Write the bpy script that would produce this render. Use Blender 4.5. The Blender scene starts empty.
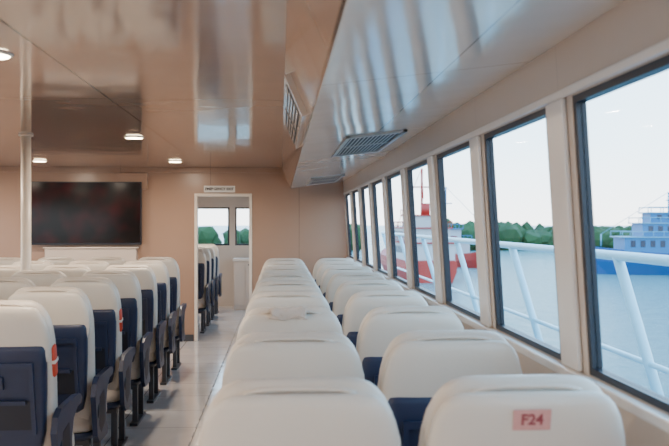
import bpy, bmesh, math, random
from mathutils import Vector, Matrix, noise
random.seed(4)
S=bpy.context.scene
COL=S.collection

# ---------------- materials ----------------
def nt(name):
    m=bpy.data.materials.new(name); m.use_nodes=True
    t=m.node_tree; return m,t,t.nodes['Principled BSDF']
def mat(name,c,rough=.5,metal=0,var=.08,nscale=8,bump=0,bscale=60,emit=None,estr=0,spec=.5,coat=0):
    m,t,b=nt(name)
    N=t.nodes;L=t.links
    tc=N.new('ShaderNodeTexCoord')
    n=N.new('ShaderNodeTexNoise'); n.inputs['Scale'].default_value=nscale; n.inputs['Detail'].default_value=4
    L.new(tc.outputs['Object'],n.inputs['Vector'])
    r=N.new('ShaderNodeMix'); r.data_type='RGBA'
    r.inputs[6].default_value=(c[0]*(1-var),c[1]*(1-var),c[2]*(1-var),1)
    r.inputs[7].default_value=(min(1,c[0]*(1+var)),min(1,c[1]*(1+var)),min(1,c[2]*(1+var)),1)
    L.new(n.outputs['Fac'],r.inputs[0]); L.new(r.outputs[2],b.inputs['Base Color'])
    b.inputs['Roughness'].default_value=rough; b.inputs['Metallic'].default_value=metal
    b.inputs['Specular IOR Level'].default_value=spec
    b.inputs['Coat Weight'].default_value=coat
    if bump:
        n2=N.new('ShaderNodeTexNoise'); n2.inputs['Scale'].default_value=bscale
        L.new(tc.outputs['Object'],n2.inputs['Vector'])
        bp=N.new('ShaderNodeBump'); bp.inputs['Strength'].default_value=bump; bp.inputs['Distance'].default_value=.01
        L.new(n2.outputs['Fac'],bp.inputs['Height']); L.new(bp.outputs['Normal'],b.inputs['Normal'])
    if emit:
        b.inputs['Emission Color'].default_value=(*emit,1); b.inputs['Emission Strength'].default_value=estr
    return m
def panel_mat(name,c,rough,px,ox,py,oy,w=.006,seam=.45,axes=('X','Y'),bump=.05,bsc=1.5,var=.04,coat=0,spec=.5):
    m,t,b=nt(name); N=t.nodes; L=t.links
    tc=N.new('ShaderNodeTexCoord'); sp=N.new('ShaderNodeSeparateXYZ'); L.new(tc.outputs['Object'],sp.inputs[0])
    def seamf(ax,p,o):
        a=N.new('ShaderNodeMath'); a.operation='SUBTRACT'; L.new(sp.outputs[ax],a.inputs[0]); a.inputs[1].default_value=o-w/2
        d=N.new('ShaderNodeMath'); d.operation='DIVIDE'; L.new(a.outputs[0],d.inputs[0]); d.inputs[1].default_value=p
        f=N.new('ShaderNodeMath'); f.operation='FRACT'; L.new(d.outputs[0],f.inputs[0])
        l=N.new('ShaderNodeMath'); l.operation='LESS_THAN'; L.new(f.outputs[0],l.inputs[0]); l.inputs[1].default_value=w/p
        return l
    a=seamf(axes[0],px,ox); d=seamf(axes[1],py,oy)
    mx=N.new('ShaderNodeMath'); mx.operation='MAXIMUM'; L.new(a.outputs[0],mx.inputs[0]); L.new(d.outputs[0],mx.inputs[1])
    n=N.new('ShaderNodeTexNoise'); n.inputs['Scale'].default_value=2.5; n.inputs['Detail'].default_value=5
    L.new(tc.outputs['Object'],n.inputs['Vector'])
    r=N.new('ShaderNodeMix'); r.data_type='RGBA'
    r.inputs[6].default_value=tuple(x*(1-var) for x in c)+(1,); r.inputs[7].default_value=tuple(x*(1+var) for x in c)+(1,)
    L.new(n.outputs['Fac'],r.inputs[0])
    r2=N.new('ShaderNodeMix'); r2.data_type='RGBA'; L.new(mx.outputs[0],r2.inputs[0]); L.new(r.outputs[2],r2.inputs[6])
    r2.inputs[7].default_value=tuple(x*seam for x in c)+(1,)
    L.new(r2.outputs[2],b.inputs['Base Color'])
    b.inputs['Roughness'].default_value=rough; b.inputs['Coat Weight'].default_value=coat; b.inputs['Specular IOR Level'].default_value=spec
    n2=N.new('ShaderNodeTexNoise'); n2.inputs['Scale'].default_value=bsc; L.new(tc.outputs['Object'],n2.inputs['Vector'])
    bp=N.new('ShaderNodeBump'); bp.inputs['Strength'].default_value=bump; bp.inputs['Distance'].default_value=.05
    L.new(n2.outputs['Fac'],bp.inputs['Height']); L.new(bp.outputs['Normal'],b.inputs['Normal'])
    return m

M={}
M['ceil']=panel_mat('ceiling_laminate',(.43,.295,.225),.10,1.17,-1.03,2.4,.4,w=.012,seam=.22,bump=.12,bsc=1.2,spec=.8)
M['soffit']=panel_mat('soffit_laminate',(.68,.63,.58),.11,3,.56,2.0,.9,w=.006,bump=.12,bsc=1.6,spec=.75)
M['wallf']=panel_mat('bulkhead_laminate',(.38,.238,.165),.28,1.2,.26,9,-3,w=.006,axes=('X','Z'),bump=.03)
M['wallr']=panel_mat('window_wall_laminate',(.62,.52,.44),.28,1.12,2.64-.0,9,-3,w=.003,axes=('Y','Z'),seam=.7,bump=.03)
M['floor']=panel_mat('floor_tiles',(.68,.65,.635),.11,.61,-.65,.61,0,w=.008,seam=.4,bump=.05,bsc=5,var=.14,spec=.9)
M['cream']=mat('cream_paint',(.80,.72,.64),.3,var=.03)
M['alu']=mat('white_aluminium',(.84,.79,.74),.28,metal=.1,var=.03)
M['black']=mat('black_gasket',(.005,.008,.018),.4)
M['leather']=mat('beige_leather',(.70,.62,.53),.38,var=.07,nscale=6,bump=.15,bscale=180)
M['shell']=mat('beige_back_vinyl',(.70,.635,.55),.30,var=.05,nscale=4,bump=.05,bscale=90)
M['navy']=mat('navy_plastic',(.014,.025,.066),.4,var=.15)
M['navy2']=mat('dark_recess_plastic',(.006,.009,.02),.5)
M['steel']=mat('grey_steel',(.10,.105,.12),.4,metal=.7)
M['orange']=mat('orange_life_jacket',(.60,.06,.025),.6,var=.15,nscale=30)
M['label']=mat('pink_label',(.66,.34,.31),.5,var=.12,nscale=60)
M['labeltxt']=mat('label_ink',(.30,.06,.07),.6)
M['lamp']=mat('lamp_diffuser',(1,.9,.75),.5,emit=(1,.80,.52),estr=28)
M['grille']=mat('grille_dark',(.03,.03,.035),.6)
M['grillew']=mat('grille_blades',(.50,.47,.44),.4)
M['pole']=mat('pole_paint',(.78,.68,.57),.35)
M['cloth']=mat('cream_cloth',(.60,.50,.42),.9,var=.2,nscale=25,bump=.4)
M['rail']=mat('pale_blue_paint',(.40,.70,.82),.35)
M['deck']=mat('deck_paint',(.12,.28,.38),.6)
M['bblue']=mat('boat_blue',(.003,.075,.24),.5,nscale=1)
M['bteal']=mat('boat_teal',(.004,.15,.34),.5,nscale=1)
M['bpale']=mat('boat_pale_blue',(.10,.32,.46),.5,nscale=1)
M['bwhite']=mat('boat_white',(.42,.45,.47),.5,nscale=1)
M['bred']=mat('boat_red',(.36,.022,.014),.5,nscale=1)
M['bdark']=mat('boat_windows',(.010,.02,.05),.3)
M['tree']=mat('mangrove_leaves',(.016,.055,.011),.8,var=.6,nscale=.3)
M['paper']=mat('sign_white',(.75,.72,.66),.5)

def glassmat():
    m=bpy.data.materials.new('window_glass'); m.use_nodes=True; t=m.node_tree; t.nodes.clear()
    o=t.nodes.new('ShaderNodeOutputMaterial'); a=t.nodes.new('ShaderNodeBsdfTransparent'); g=t.nodes.new('ShaderNodeBsdfGlossy')
    a.inputs[0].default_value=(.95,.98,1,1); g.inputs['Roughness'].default_value=.02
    x=t.nodes.new('ShaderNodeMixShader'); x.inputs[0].default_value=.012
    t.links.new(a.outputs[0],x.inputs[1]); t.links.new(g.outputs[0],x.inputs[2]); t.links.new(x.outputs[0],o.inputs[0])
    return m
M['glass']=glassmat()
def seamat():
    m,t,b=nt('sea_water'); N=t.nodes;L=t.links
    tc=N.new('ShaderNodeTexCoord'); n=N.new('ShaderNodeTexNoise'); n.inputs['Scale'].default_value=.5; n.inputs['Detail'].default_value=7; n.inputs['Roughness'].default_value=.65
    L.new(tc.outputs['Object'],n.inputs['Vector'])
    bp=N.new('ShaderNodeBump'); bp.inputs['Strength'].default_value=1; bp.inputs['Distance'].default_value=1.6
    L.new(n.outputs['Fac'],bp.inputs['Height']); L.new(bp.outputs['Normal'],b.inputs['Normal'])
    b.inputs['Base Color'].default_value=(.11,.27,.29,1); b.inputs['Roughness'].default_value=.18
    return m
M['sea']=seamat()
def tvmat():
    m,t,b=nt('tv_screen'); N=t.nodes;L=t.links
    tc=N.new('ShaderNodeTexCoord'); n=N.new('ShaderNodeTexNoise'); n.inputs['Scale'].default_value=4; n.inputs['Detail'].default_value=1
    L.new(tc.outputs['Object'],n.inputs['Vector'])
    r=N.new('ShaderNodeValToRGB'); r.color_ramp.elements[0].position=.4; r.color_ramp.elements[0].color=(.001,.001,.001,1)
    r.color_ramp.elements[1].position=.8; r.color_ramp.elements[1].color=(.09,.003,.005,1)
    L.new(n.outputs['Fac'],r.inputs[0]); L.new(r.outputs[0],b.inputs['Emission Color']); b.inputs['Emission Strength'].default_value=.4  # dim red noise emission painted in as the seats' reflection on the dark screen
    b.inputs['Base Color'].default_value=(.003,.002,.003,1); b.inputs['Roughness'].default_value=.12; b.inputs['Specular IOR Level'].default_value=.25
    return m
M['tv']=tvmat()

# ---------------- helpers ----------------
def box(bm,x0,x1,y0,y1,z0,z1,mi=0):
    v=[bm.verts.new((x,y,z)) for x in (x0,x1) for y in (y0,y1) for z in (z0,z1)]
    fs=[(0,1,3,2),(4,6,7,5),(0,4,5,1),(2,3,7,6),(0,2,6,4),(1,5,7,3)]
    for f in fs:
        q=bm.faces.new([v[i] for i in f]); q.material_index=mi
    return v
def loft(bm,rings,mi=0,smooth=True):
    R=[[bm.verts.new(p) for p in r] for r in rings]
    n=len(R[0])
    for a,b in zip(R,R[1:]):
        for i in range(n):
            f=bm.faces.new((a[i],a[(i+1)%n],b[(i+1)%n],b[i])); f.material_index=mi; f.smooth=smooth
    f=bm.faces.new(list(reversed(R[0]))); f.material_index=mi; f.smooth=smooth
    f=bm.faces.new(R[-1]); f.material_index=mi; f.smooth=smooth
def sring(w,t,yc,z,n=4,k=28,xc=0):
    o=[]
    for i in range(k):
        a=2*math.pi*(i+.5)/k; c,s=math.cos(a),math.sin(a)
        o.append((xc+w*math.copysign(abs(c)**(2/n),c),yc+t*math.copysign(abs(s)**(2/n),s),z))
    return o
def tube(bm,p,q,r,mi=0,k=12):
    p=Vector(p);q=Vector(q); d=(q-p).normalized()
    u=d.orthogonal().normalized(); w=d.cross(u)
    rings=[[tuple(c+(u*math.cos(2*math.pi*i/k)+w*math.sin(2*math.pi*i/k))*r) for i in range(k)] for c in (p,q)]
    loft(bm,rings,mi)
def prism(bm,poly,x0,x1,mi=0,axis='x',first=None):
    def P(a,b,e): return (e,a,b) if axis=='x' else (a,e,b)
    A=[bm.verts.new(P(a,b,x0)) for a,b in poly]; B=[bm.verts.new(P(a,b,x1)) for a,b in poly]
    n=len(poly)
    for i in range(n):
        f=bm.faces.new((A[i],A[(i+1)%n],B[(i+1)%n],B[i])); f.material_index=first if (first is not None and i==0) else mi
    f=bm.faces.new(list(reversed(A))); f.material_index=mi
    f=bm.faces.new(B); f.material_index=mi
def mesh(bm,name,mats):
    bmesh.ops.recalc_face_normals(bm,faces=bm.faces)
    me=bpy.data.meshes.new(name); bm.to_mesh(me); bm.free()
    for m in mats: me.materials.append(M[m])
    return me
def obj(bm,name,mats,loc=(0,0,0),rot=(0,0,0),bevel=0,parent=None):
    o=bpy.data.objects.new(name,mesh(bm,name,mats)); COL.objects.link(o); o.location=loc; o.rotation_euler=rot
    if bevel:
        b=o.modifiers.new('bevel','BEVEL'); b.width=bevel; b.segments=2; b.limit_method='ANGLE'
    if parent: o.parent=parent
    return o
def shear(bm,sign=1,z0=1.14,k=.064):
    for v in bm.verts: v.co.x-=sign*k*(v.co.z-z0)

Y0,Y1=-3.6,11.6
XL=-5.0
ZC=2.35
# ---------------- floor & ceiling ----------------
bm=bmesh.new(); box(bm,XL-.1,1.12,Y0-.1,16.6,-.1,0); obj(bm,'floor',['floor'])
bm=bmesh.new()
y=Y0+.2
while y<11.2:
    box(bm,-.66,-.645,y,y+.14,0,.003); y+=.28
obj(bm,'trim_1',['steel'])
bm=bmesh.new(); box(bm,XL-.1,1.1,Y0-.1,16.6,ZC,ZC+.08); obj(bm,'ceiling',['ceil'])
bm=bmesh.new(); prism(bm,[(.02,ZC-.001),(.14,2.07),(.87,2.16),(.87,ZC-.001)],Y0,Y1,axis='y',first=1)
obj(bm,'ceiling_soffit',['soffit','ceil'],bevel=.006)
def sz(x): return 2.07+(x-.14)*(.09/.73)
def vent(x0,x1,y0,y1,name='ceiling_vent'):
    a=math.atan2(.09,.73); w=(x1-x0)
    bm=bmesh.new(); l=y1-y0; t=.012
    box(bm,-w/2,w/2,-l/2,-l/2+.05,-t,0,0); box(bm,-w/2,w/2,l/2-.05,l/2,-t,0,0)
    box(bm,-w/2,-w/2+.025,-l/2,l/2,-t,0,0); box(bm,w/2-.025,w/2,-l/2,l/2,-t,0,0)
    box(bm,-w/2+.02,w/2-.02,-l/2+.02,l/2-.02,-.003,0,1)
    n=11
    for i in range(n):
        xx=-w/2+.042+i*(w-.07)/n
        box(bm,xx,xx+.007,-l/2+.03,l/2-.03,-.006,-.003,0)
    box(bm,-w/2+.03,w/2-.03,-.015,.015,-.008,-.003,0)
    xc=(x0+x1)/2
    obj(bm,name,['grillew','grille'],loc=(xc,(y0+y1)/2,sz(xc)-.0005),rot=(0,-a,0))
vent(.38,.74,4.9,6.3); vent(.34,.72,9.4,11.0)
bm=bmesh.new()
def P(s,o):
    x=.02+.12*s; z=ZC-.28*s; nx,nz=-.28/.3046,-.12/.3046
    return (x+nx*o,z+nz*o)
def slab(s0,s1,y0,y1,o0,o1,mi):
    prism(bm,[P(s0,o0),P(s1,o0),P(s1,o1),P(s0,o1)],y0,y1,mi,axis='y')
slab(.22,.9,3.9,5.6,0,.028,0)
slab(.30,.82,4.0,4.7,.028,.030,1); slab(.30,.82,4.8,5.5,.028,.030,1)
for yy in (4.0,4.8):
    for i in range(5):
        s=.33+i*.1; slab(s,s+.05,yy+.02,yy+.68,.030,.034,0)
obj(bm,'air_conditioner_outlet',['soffit','grille'],bevel=.004)

# ---------------- side walls ----------------
PITCH=1.12; WLEN=.87; N0=2.77-PITCH*5
ZB,ZT=1.14,1.985
def side_wall(sign,name,xin,first):
    th=.035
    x0,x1=(xin,xin+th) if sign>0 else (xin-th,xin)
    bm=bmesh.new()
    box(bm,x0,x1,Y0,16.5,0,ZB); box(bm,x0,x1,Y0,16.5,ZT,ZC)
    ys=[]; yy=N0
    while yy+WLEN<16.3: ys.append(yy); yy+=PITCH
    prev=Y0
    for a in ys:
        box(bm,x0,x1,prev,a,ZB,ZT); prev=a+WLEN
    box(bm,x0,x1,prev,16.5,ZB,ZT)
    shear(bm,sign)
    obj(bm,name,['wallr'])
    for i,a in enumerate(ys):
        b=a+WLEN; bm=bmesh.new(); f=.022
        fx0,fx1=(xin+.004,xin+.036) if sign>0 else (xin-.036,xin-.004)
        box(bm,fx0,fx1,a,a+f,ZB,ZT,0); box(bm,fx0,fx1,b-f,b,ZB,ZT,0)
        box(bm,fx0,fx1,a+f,b-f,ZB,ZB+f,0); box(bm,fx0,fx1,a+f,b-f,ZT-f,ZT,0)
        xm=(fx0+fx1)/2
        box(bm,xm-.003,xm+.003,a+f,b-f,ZB+f,ZT-f,1)
        shear(bm,sign); obj(bm,'window_%d'%(first+i),['black','glass'])
    bm=bmesh.new(); d=.018*sign
    def bx(y0,y1,z0,z1,dd):
        lo,hi=sorted((xin-dd,xin)); box(bm,lo,hi,y0,y1,z0,z1)
    for i,a in enumerate(ys):
        if i and a<11.6: bx(a-(PITCH-WLEN)+.045,a-.045,ZB,ZT,d)
    bx(Y0,11.6,ZB-.035,ZB-.002,.03*sign); bx(Y0,11.6,ZT+.002,ZT+.03,.015*sign)
    shear(bm,sign); obj(bm,'trim_%d'%(2 if sign>0 else 3),['alu'],bevel=.006)
side_wall(1,'wall_right',.935,1)
side_wall(-1,'wall_left',XL,20)
bm=bmesh.new(); box(bm,XL,1.0,Y0-.1,Y0,0,ZC); obj(bm,'wall_back',['wallf'])
DX0,DX1,DZ=-1.137,-.40,1.98
bm=bmesh.new(); box(bm,XL,DX0,Y1,Y1+.08,0,ZC); box(bm,DX1,.955,Y1,Y1+.08,0,ZC); box(bm,DX0,DX1,Y1,Y1+.08,DZ,ZC)
for v_ in bm.verts:
    if v_.co.x>.9: v_.co.x=1.0-.064*v_.co.z
obj(bm,'wall_front',['wallf'])
bm=bmesh.new(); f=.04
box(bm,DX0-.02,DX0+f-.02,Y1-.015,Y1+.095,0,DZ+.02); box(bm,DX1-f+.02,DX1+.02,Y1-.015,Y1+.095,0,DZ+.02)
box(bm,DX0+f-.02,DX1-f+.02,Y1-.015,Y1+.095,DZ-f+.02,DZ+.02)
obj(bm,'door_frame',['pole'],bevel=.004)
bm=bmesh.new(); box(bm,DX1-.01,DX1+.03,Y1+.1,Y1+.8,.02,1.95,0); box(bm,DX1-.02,DX1-.01,Y1+.25,Y1+.6,1.15,1.7,1)
tube(bm,(DX1-.05,Y1+.72,1.0),(DX1-.05,Y1+.62,1.0),.01,2)
tube(bm,(DX1-.01,Y1+.72,1.0),(DX1-.05,Y1+.72,1.0),.01,2)
obj(bm,'door_1',['cream','black','steel'])
bm=bmesh.new(); box(bm,XL,DX0-.03,Y1-.012,Y1,0,.09); box(bm,DX1+.03,.98,Y1-.012,Y1,0,.09); obj(bm,'baseboard_front',['steel'])
bm=bmesh.new(); box(bm,XL,.02,Y1-.03,Y1,ZC-.07,ZC); obj(bm,'trim_4',['wallf'],bevel=.005)
# forward cabin
YF=16.4
bm=bmesh.new()
box(bm,-4.98,.9,YF,YF+.08,0,1.17); box(bm,-4.98,.85,YF,YF+.08,1.9,ZC)
wins=[(-3.9,-3.25),(-3.15,-2.5),(-2.4,-1.75),(-1.62,-.97),(-.86,-.3),(-.15,.4)]; p=-4.98
for a,b in wins: box(bm,p,a,YF,YF+.08,1.17,1.9); p=b
box(bm,p,.9,YF,YF+.08,1.17,1.9)
obj(bm,'wall_forward_cabin',['wallr'])
for i,(a,b) in enumerate(wins):
    bm=bmesh.new(); f=.03
    box(bm,a,a+f,YF,YF+.05,1.17,1.9,0);box(bm,b-f,b,YF,YF+.05,1.17,1.9,0)
    box(bm,a+f,b-f,YF,YF+.05,1.17,1.17+f,0);box(bm,a+f,b-f,YF,YF+.05,1.9-f,1.9,0);box(bm,a+f,b-f,YF+.02,YF+.026,1.2,1.87,1)
    obj(bm,'window_%d'%(50+i),['black','glass'])
bm=bmesh.new(); box(bm,-.85,-.42,15.7,16.3,0,.9); box(bm,-.87,-.40,15.68,16.32,.9,.94,1)
box(bm,-.84,-.64,15.69,15.7,.08,.85,0); box(bm,-.63,-.43,15.69,15.7,.08,.85,0)
obj(bm,'storage_cabinet',['wallr','cream'],bevel=.01)

bm=bmesh.new(); box(bm,-.21,.21,-.012,.0,-.045,.045,0); sg=obj(bm,'exit_sign',['paper'],loc=(-.82,Y1-.001,2.06),bevel=.003)
def text(s,size,loc,rot,m,parent,name,off=.0008):
    c=bpy.data.curves.new(name,'FONT'); c.body=s; c.size=size; c.align_x='CENTER'; c.align_y='CENTER'; c.extrude=.0006; c.offset=off
    c.materials.append(M[m]); o=bpy.data.objects.new(name,c); COL.objects.link(o); o.location=loc; o.rotation_euler=rot; o.parent=parent; return o
text('EMERGENCY EXIT',.048,(0,-.0135,0),(math.pi/2,0,0),'black',sg,'sign_text',.0018)

# ---------------- TV ----------------
bm=bmesh.new()
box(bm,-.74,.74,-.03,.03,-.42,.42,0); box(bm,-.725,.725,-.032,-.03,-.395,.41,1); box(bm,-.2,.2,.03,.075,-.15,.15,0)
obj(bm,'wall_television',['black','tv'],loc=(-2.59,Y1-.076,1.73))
bm=bmesh.new(); box(bm,-.6,.6,-.10,0,0,.24,0); box(bm,-.62,.62,-.12,0,.24,.26,0)
obj(bm,'television_shelf_box',['wallr'],loc=(-2.52,Y1,1.02),bevel=.006)
bm=bmesh.new(); box(bm,-.2,.2,-.06,0,-.1,.12,0); box(bm,-.17,.17,-.064,-.06,-.07,.09,0); obj(bm,'junction_box',['wallf'],loc=(-1.98,Y1,2.15),bevel=.005)

bm=bmesh.new(); tube(bm,(0,0,0),(0,0,ZC),.042,k=24)
for za,zb in ((0,.015),(ZC-.015,ZC)):
    rr=[[ (math.cos(2*math.pi*i/24)*.06,math.sin(2*math.pi*i/24)*.06,z) for i in range(24)] for z in (za,zb)]
    loft(bm,rr)
obj(bm,'support_pole',['pole'],loc=(-2.15,4.1+.85*3+.705,0))

# ---------------- downlights ----------------
bm=bmesh.new(); k=28
def ringz(r,z): return [(r*math.cos(2*math.pi*i/k),r*math.sin(2*math.pi*i/k),z) for i in range(k)]
loft(bm,[ringz(.088,0),ringz(.085,-.008),ringz(.076,-.010)],0); loft(bm,[ringz(.074,-.010),ringz(.07,-.014)],1)
dm=mesh(bm,'ceiling_downlight',['alu','lamp'])
for x in (-1.27,-2.88,-4.4):
    for yy in (.75,3.85,7.5,10.4,-2.3,14.0):
        o=bpy.data.objects.new('ceiling_downlight',dm); COL.objects.link(o); o.location=(x,yy,ZC)
        l=bpy.data.lights.new('bulb','AREA'); l.shape='DISK'; l.size=.13; l.energy=24; l.color=(1,.83,.66)
        lo=bpy.data.objects.new('bulb',l); COL.objects.link(lo); lo.location=(0,0,-.017); lo.parent=o
# ---------------- seats ----------------
def yc(z): return .156-(z-.45)*.2
def seat_mesh():
    bm=bmesh.new()
    R=[]
    for z,w,t in [(.41,.17,.035),(.43,.20,.055),(.48,.222,.066),(.6,.23,.07),(.8,.236,.07),(.95,.24,.068),(1.04,.24,.066),(1.10,.234,.062),(1.15,.222,.056),(1.185,.205,.05),(1.208,.187,.043),(1.222,.168,.034),(1.231,.145,.022),(1.235,.11,.01)]:
        R.append(sring(w,t,yc(z)+.012,z,4.2))
    loft(bm,R,0)
    R=[]
    for z,w,t in [(.93,.20,.02),(.945,.225,.034),(.98,.238,.036),(1.04,.24,.037),(1.10,.233,.036),(1.15,.219,.034),(1.18,.203,.03),(1.198,.185,.024),(1.207,.165,.015),(1.21,.14,.006)]:
        R.append(sring(w,t,yc(z)-.062,z,3.4))
    loft(bm,R,1)
    R=[]
    for x in [i/10 for i in range(-10,11)]:
        xx=x*.13; z=1.219-.012*x**4
        R.append([(xx,yc(z)-.045+.008*math.cos(a),z+.006*math.sin(a)) for a in [2*math.pi*j/8 for j in range(8)]])
    loft(bm,R,0)
    R=[]
    for z,w,t in [(.50,.15,.02),(.52,.18,.035),(.6,.20,.04),(.8,.215,.042),(.95,.222,.04),(1.0,.222,.036),(1.02,.215,.028),(1.03,.20,.014)]:
        R.append(sring(w,t,yc(z)-.075,z,4.5))
    loft(bm,R,2)
    def rb(x0,x1,z0,z1,o0,o1,mi):
        prism(bm,[(yc(z0)-.117-o1,z0),(yc(z0)-.117+o0,z0),(yc(z1)-.117+o0,z1),(yc(z1)-.117-o1,z1)],x0,x1,mi)
    rb(-.17,.17,.92,.945,.01,.012,2); rb(-.17,-.15,.60,.92,.01,.012,2); rb(.15,.17,.60,.92,.01,.012,2)
    rb(-.15,.15,.62,.76,.01,.003,3); rb(-.13,.13,.745,.765,.01,.018,2); rb(-.03,.03,.82,.88,.01,.014,2)
    R=[]
    cy=.36
    for z,w,t in [(.36,.20,.22),(.375,.222,.25),(.42,.228,.262),(.46,.226,.26),(.485,.215,.245),(.495,.18,.2)]:
        R.append(sring(w,t,cy,z,5))
    loft(bm,R,0)
    R=[sring(.2,.22,cy,.31,5),sring(.22,.25,cy,.36,5)]
    loft(bm,R,2)
    for s in (-1,1):
        a,b=sorted((s*.234,s*.2635))
        prof=[(.00,.60),(.03,.67),(.10,.70),(.40,.705),(.49,.695),(.52,.67),(.50,.645),(.42,.64),(.34,.60),(.30,.5),(.31,.40),(.36,.34),(.34,.31),(.12,.31),(.06,.36),(.04,.46)]
        prism(bm,prof,a,b,2)
        a2,b2=sorted((s*.262,s*.2648))
        prism(bm,[(.10,.42),(.12,.58),(.24,.60),(.26,.52),(.25,.40),(.16,.36)],a2,b2,3)
    for s in (-1,1):
        tube(bm,(s*.235,.10,.50),(s*.2645,.10,.50),.045,3,20)
    for s in (-1,1):
        box(bm,s*.17-.02,s*.17+.02,.18,.22,.02,.32,4); box(bm,s*.17-.02,s*.17+.02,.46,.50,.02,.32,4)
        box(bm,s*.17-.03,s*.17+.03,.12,.56,0,.022,4)
    box(bm,-.19,.19,.17,.23,.28,.315,4); box(bm,-.19,.19,.45,.51,.28,.315,4)
    return mesh(bm,'passenger_seat',['leather','shell','navy','navy2','steel'])
sm=seat_mesh()
bm=bmesh.new(); box(bm,-.044,.044,-.001,.001,-.025,.025,0); lm=mesh(bm,'label',['label'])
bm=bmesh.new()
R=[]
for z,w,t in [(-.08,.006,.016),(-.068,.011,.027),(0,.012,.030),(.068,.011,.027),(.08,.006,.016)]: R.append(sring(w,t,0,z,3,k=16))
loft(bm,R,0); box(bm,-.013,.013,-.031,.031,-.008,.008,1); jm=mesh(bm,'life_jacket',['orange','cream'])
def seat(x,y,label=None,jacket=False):
    o=bpy.data.objects.new('passenger_seat',sm); COL.objects.link(o); o.location=(x,y,0)
    if label:
        z=1.15; l=bpy.data.objects.new('label',lm); COL.objects.link(l); l.parent=o
        l.location=(0,yc(z)-.0975,z); l.rotation_euler=(.2,0,0)
        text(label,.036,(0,-.0015,0),(math.pi/2,0,0),'labeltxt',l,'label_text')
    if jacket:
        j=bpy.data.objects.new('life_jacket',jm); COL.objects.link(j); j.parent=o; j.location=(.236,.06,.94); j.rotation_euler=(.2,0,0)
    return o
PX=.85
cs=None
for i in range(9):
    y=1.99+PX*i
    q=seat(.045,y); seat(.575,y,'F24' if i==0 else None)
    if i==2: cs=q
for i in range(7):
    y=4.1+PX*i
    for j,x in enumerate((-1.32,-1.85,-2.38,-2.91,-3.44)):
        seat(x,y,None,jacket=(j==0 and i in(0,2)))
for i in range(4): seat(-1.30,12.3+.85*i)

def cloth(x,name,w,parent):
    bm=bmesh.new(); nu,nv=18,14; G=[]
    for i in range(nu+1):
        row=[]
        for j in range(nv+1):
            u=(i/nu-.5)*w*(1+.12*math.sin(j)); v=j/nv
            d=abs(noise.noise(Vector((u*26,v*5,1))))*.010
            if v<.5: s=(.5-v)/.5; p=(u,-.098-d,1.213-s*.02+.004*math.sin(u*60))
            else: s=(v-.5)/.5; p=(u,-.098+s*.12,1.232+d+.002*math.sin(u*50))
            row.append(bm.verts.new(p))
        G.append(row)
    for i in range(nu):
        for j in range(nv):
            f=bm.faces.new((G[i][j],G[i+1][j],G[i+1][j+1],G[i][j+1])); f.smooth=True
    o=obj(bm,name,['cloth'],loc=(x,0,0),parent=parent); s=o.modifiers.new('s','SOLIDIFY'); s.thickness=.003
cloth(-.01,'draped_cloth',.15,cs)

# ---------------- exterior ----------------
ZS=-4.4
bm=bmesh.new(); box(bm,XL-.3,2.6,Y0-3,17,ZS-.5,-.1); obj(bm,'ferry_hull',['deck'])
bm=bmesh.new(); box(bm,1.15,2.6,Y0-3,17,-.1,-.02); obj(bm,'side_deck',['deck'])
bm=bmesh.new()
def rx(z): return 2.05+.30*(1.40-z)
for z,r_ in ((1.40,.03),(.74,.018),(.32,.018)): tube(bm,(rx(z),Y0-3,z),(rx(z),17,z),r_)
y=5.05-2.37*4
while y<17:
    tube(bm,(2.05,y,1.40),(rx(0),y,0),.032); 
    bx0=rx(0); box(bm,bx0-.05,bx0+.05,y-.05,y+.05,-.019,.0)
    y+=2.37
obj(bm,'deck_railing',['rail'])
bm=bmesh.new()
v=[bm.verts.new(p) for p in ((-900,-300,ZS),(1500,-300,ZS),(1500,2000,ZS),(-900,2000,ZS))]; bm.faces.new(v)
obj(bm,'sea_water',['sea'])
bm=bmesh.new()
for i in range(940):
    x=random.uniform(30,230) if i<910 else random.uniform(-60,30)
    y=185+ .05*x+random.uniform(-4,6)
    r=random.uniform(1.6,3.2); h=random.uniform(2.4,5.8)*(1.0+.12*math.sin(x*.06))
    mt=Matrix.Translation((x,y,ZS+h*.5))@Matrix.Diagonal((r,r,h*.6,1))
    bmesh.ops.create_icosphere(bm,subdivisions=2,radius=1,matrix=mt)
for v_ in bm.verts: v_.co+=Vector((noise.noise(v_.co*.7),noise.noise(v_.co*.7+Vector((9,0,0))),noise.noise(v_.co*.9)))*.7
obj(bm,'mangrove_treeline',['tree'])
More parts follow.
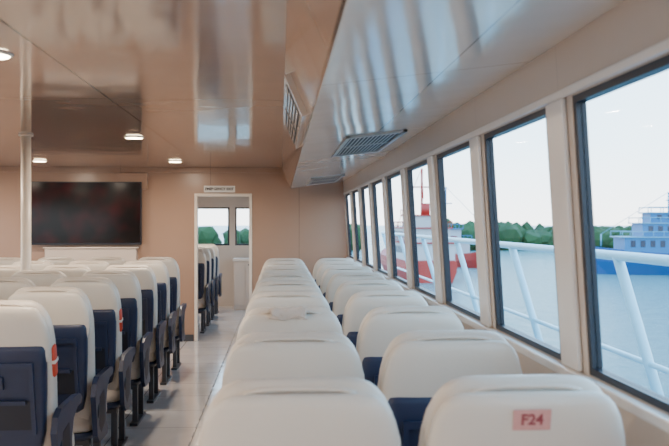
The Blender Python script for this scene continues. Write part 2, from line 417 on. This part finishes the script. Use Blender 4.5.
def ship(name,L,B,H,mats,loc,rotz,decks,mast=5):
    bm=bmesh.new(); R=[]
    for i in range(15):
        s=i/14; x=(s-.5)*L
        bw=B/2*(1-max(0,(s-.62)/.38)**2.2)*(.82+.18*min(1,s/.15)); bw=max(bw,.06)
        top=H*(1+.45*max(0,(s-.55)/.45)**2)
        R.append([(x-.0,-bw*.75,-.5),(x,bw*.75,-.5),(x+.06*L*max(0,s-.7),bw,top*.5),(x+.1*L*max(0,s-.7),bw,top),(x+.1*L*max(0,s-.7),-bw,top),(x+.06*L*max(0,s-.7),-bw,top*.5)])
    loft(bm,R,0,False)
    for s in (-1,1):
        tube(bm,(-.5*L,s*B*.415,H*.72),(.1*L,s*B*.5,H*.72),.10,3,6)
    z=H
    for (a,b,h,wd) in decks:
        x0,x1=(a-.5)*L,(b-.5)*L
        box(bm,x0,x1,-wd*B/2,wd*B/2,z,z+h,1)
        box(bm,x0-.25,x1+.4,-wd*B/2-.2,wd*B/2+.2,z+h,z+h+.12,3)
        n=max(3,int((x1-x0)/1.1))
        for s in (-1,1):
            for k_ in range(n):
                xx=x0+.3+k_*(x1-x0-.4)/n
                lo,hi=sorted((s*(wd*B/2),s*(wd*B/2+.04))); box(bm,xx,xx+.55,lo,hi,z+h*.4,z+h*.82,2)
            tube(bm,(x0-.2,s*(wd*B/2+.15),z+h+.7),(x1+.35,s*(wd*B/2+.15),z+h+.7),.05,3,6)
            for k_ in range(n+1):
                xx=x0-.2+k_*(x1-x0+.5)/n; tube(bm,(xx,s*(wd*B/2+.15),z+h+.1),(xx,s*(wd*B/2+.15),z+h+.7),.04,3,6)
        z+=h+.12
    xm=(decks[-1][0]+decks[-1][1])/2*L-.5*L
    tube(bm,(xm,0,z),(xm,0,z+mast),.12,3,8); tube(bm,(xm,-1,z+mast*.6),(xm,1,z+mast*.6),.07,3,8); tube(bm,(xm-.9,0,z+mast*.35),(xm,0,z+mast),.05,3,6)
    R=[[(xm-2.2+.5*math.cos(a),.5*math.sin(a),zz) for a in [2*math.pi*j/12 for j in range(12)]] for zz in (z-.1,z+1.2)]
    loft(bm,R,0)
    tube(bm,(.40*L,0,H*1.3),(.40*L,0,H*1.3+mast*.6),.09,3,8); tube(bm,(.40*L,0,H*1.3+mast*.6),(xm,0,z+mast),.03,3,5)
    return obj(bm,name,mats,loc=loc,rot=(0,0,rotz))
ship('passenger_ship',26,6,2.5,['bblue','bteal','bdark','bpale'],(48.3,97,ZS),math.pi-.15,[(.08,.82,1.8,.9),(.14,.74,1.5,.8),(.50,.70,1.1,.6)],2.4)
ship('cargo_ship',28,6,2.2,['bred','bwhite','bdark','bred'],(15.2,98,ZS),math.pi/2,[(.05,.55,1.7,.85),(.08,.45,1.4,.75),(.12,.34,1.2,.55)],5)
ship('fishing_boat',18,4.5,1.7,['bred','bwhite','bdark','bteal'],(25,118,ZS),-math.pi*.42,[(.1,.5,1.8,.8),(.15,.4,1.5,.6)],6)

# ---------------- world ----------------
w=bpy.data.worlds.new('sky'); S.world=w; w.use_nodes=True; t=w.node_tree; bg=t.nodes['Background']
tc=t.nodes.new('ShaderNodeTexCoord'); sp=t.nodes.new('ShaderNodeSeparateXYZ'); t.links.new(tc.outputs['Generated'],sp.inputs[0])
r=t.nodes.new('ShaderNodeValToRGB'); t.links.new(sp.outputs['Z'],r.inputs[0])
e=r.color_ramp.elements; e[0].position=0; e[0].color=(1,.96,.93,1); e[1].position=.32; e[1].color=(.34,.66,1,1)
x=r.color_ramp.elements.new(.09); x.color=(.70,.88,1,1)
n=t.nodes.new('ShaderNodeTexNoise'); n.inputs['Scale'].default_value=3; n.inputs['Detail'].default_value=5; t.links.new(tc.outputs['Generated'],n.inputs['Vector'])
mx=t.nodes.new('ShaderNodeMix'); mx.data_type='RGBA'; mx.inputs[7].default_value=(1,1,1,1)
mr=t.nodes.new('ShaderNodeMapRange'); mr.inputs[1].default_value=.5; mr.inputs[2].default_value=.8; mr.inputs[4].default_value=.5
t.links.new(n.outputs['Fac'],mr.inputs[0]); t.links.new(mr.outputs[0],mx.inputs[0]); t.links.new(r.outputs[0],mx.inputs[6]); t.links.new(mx.outputs[2],bg.inputs[0])
bg.inputs[1].default_value=5.6

# ---------------- camera ----------------
c=bpy.data.cameras.new('camera'); co=bpy.data.objects.new('camera',c); COL.objects.link(co); S.camera=co
c.lens=45.7; c.sensor_width=36; co.location=(0,0,1.6); co.rotation_euler=(math.radians(90),0,-math.atan(54.5/850))
c.dof.use_dof=True; c.dof.focus_distance=6.5; c.dof.aperture_fstop=4.5
c.clip_start=.02; c.clip_end=3000
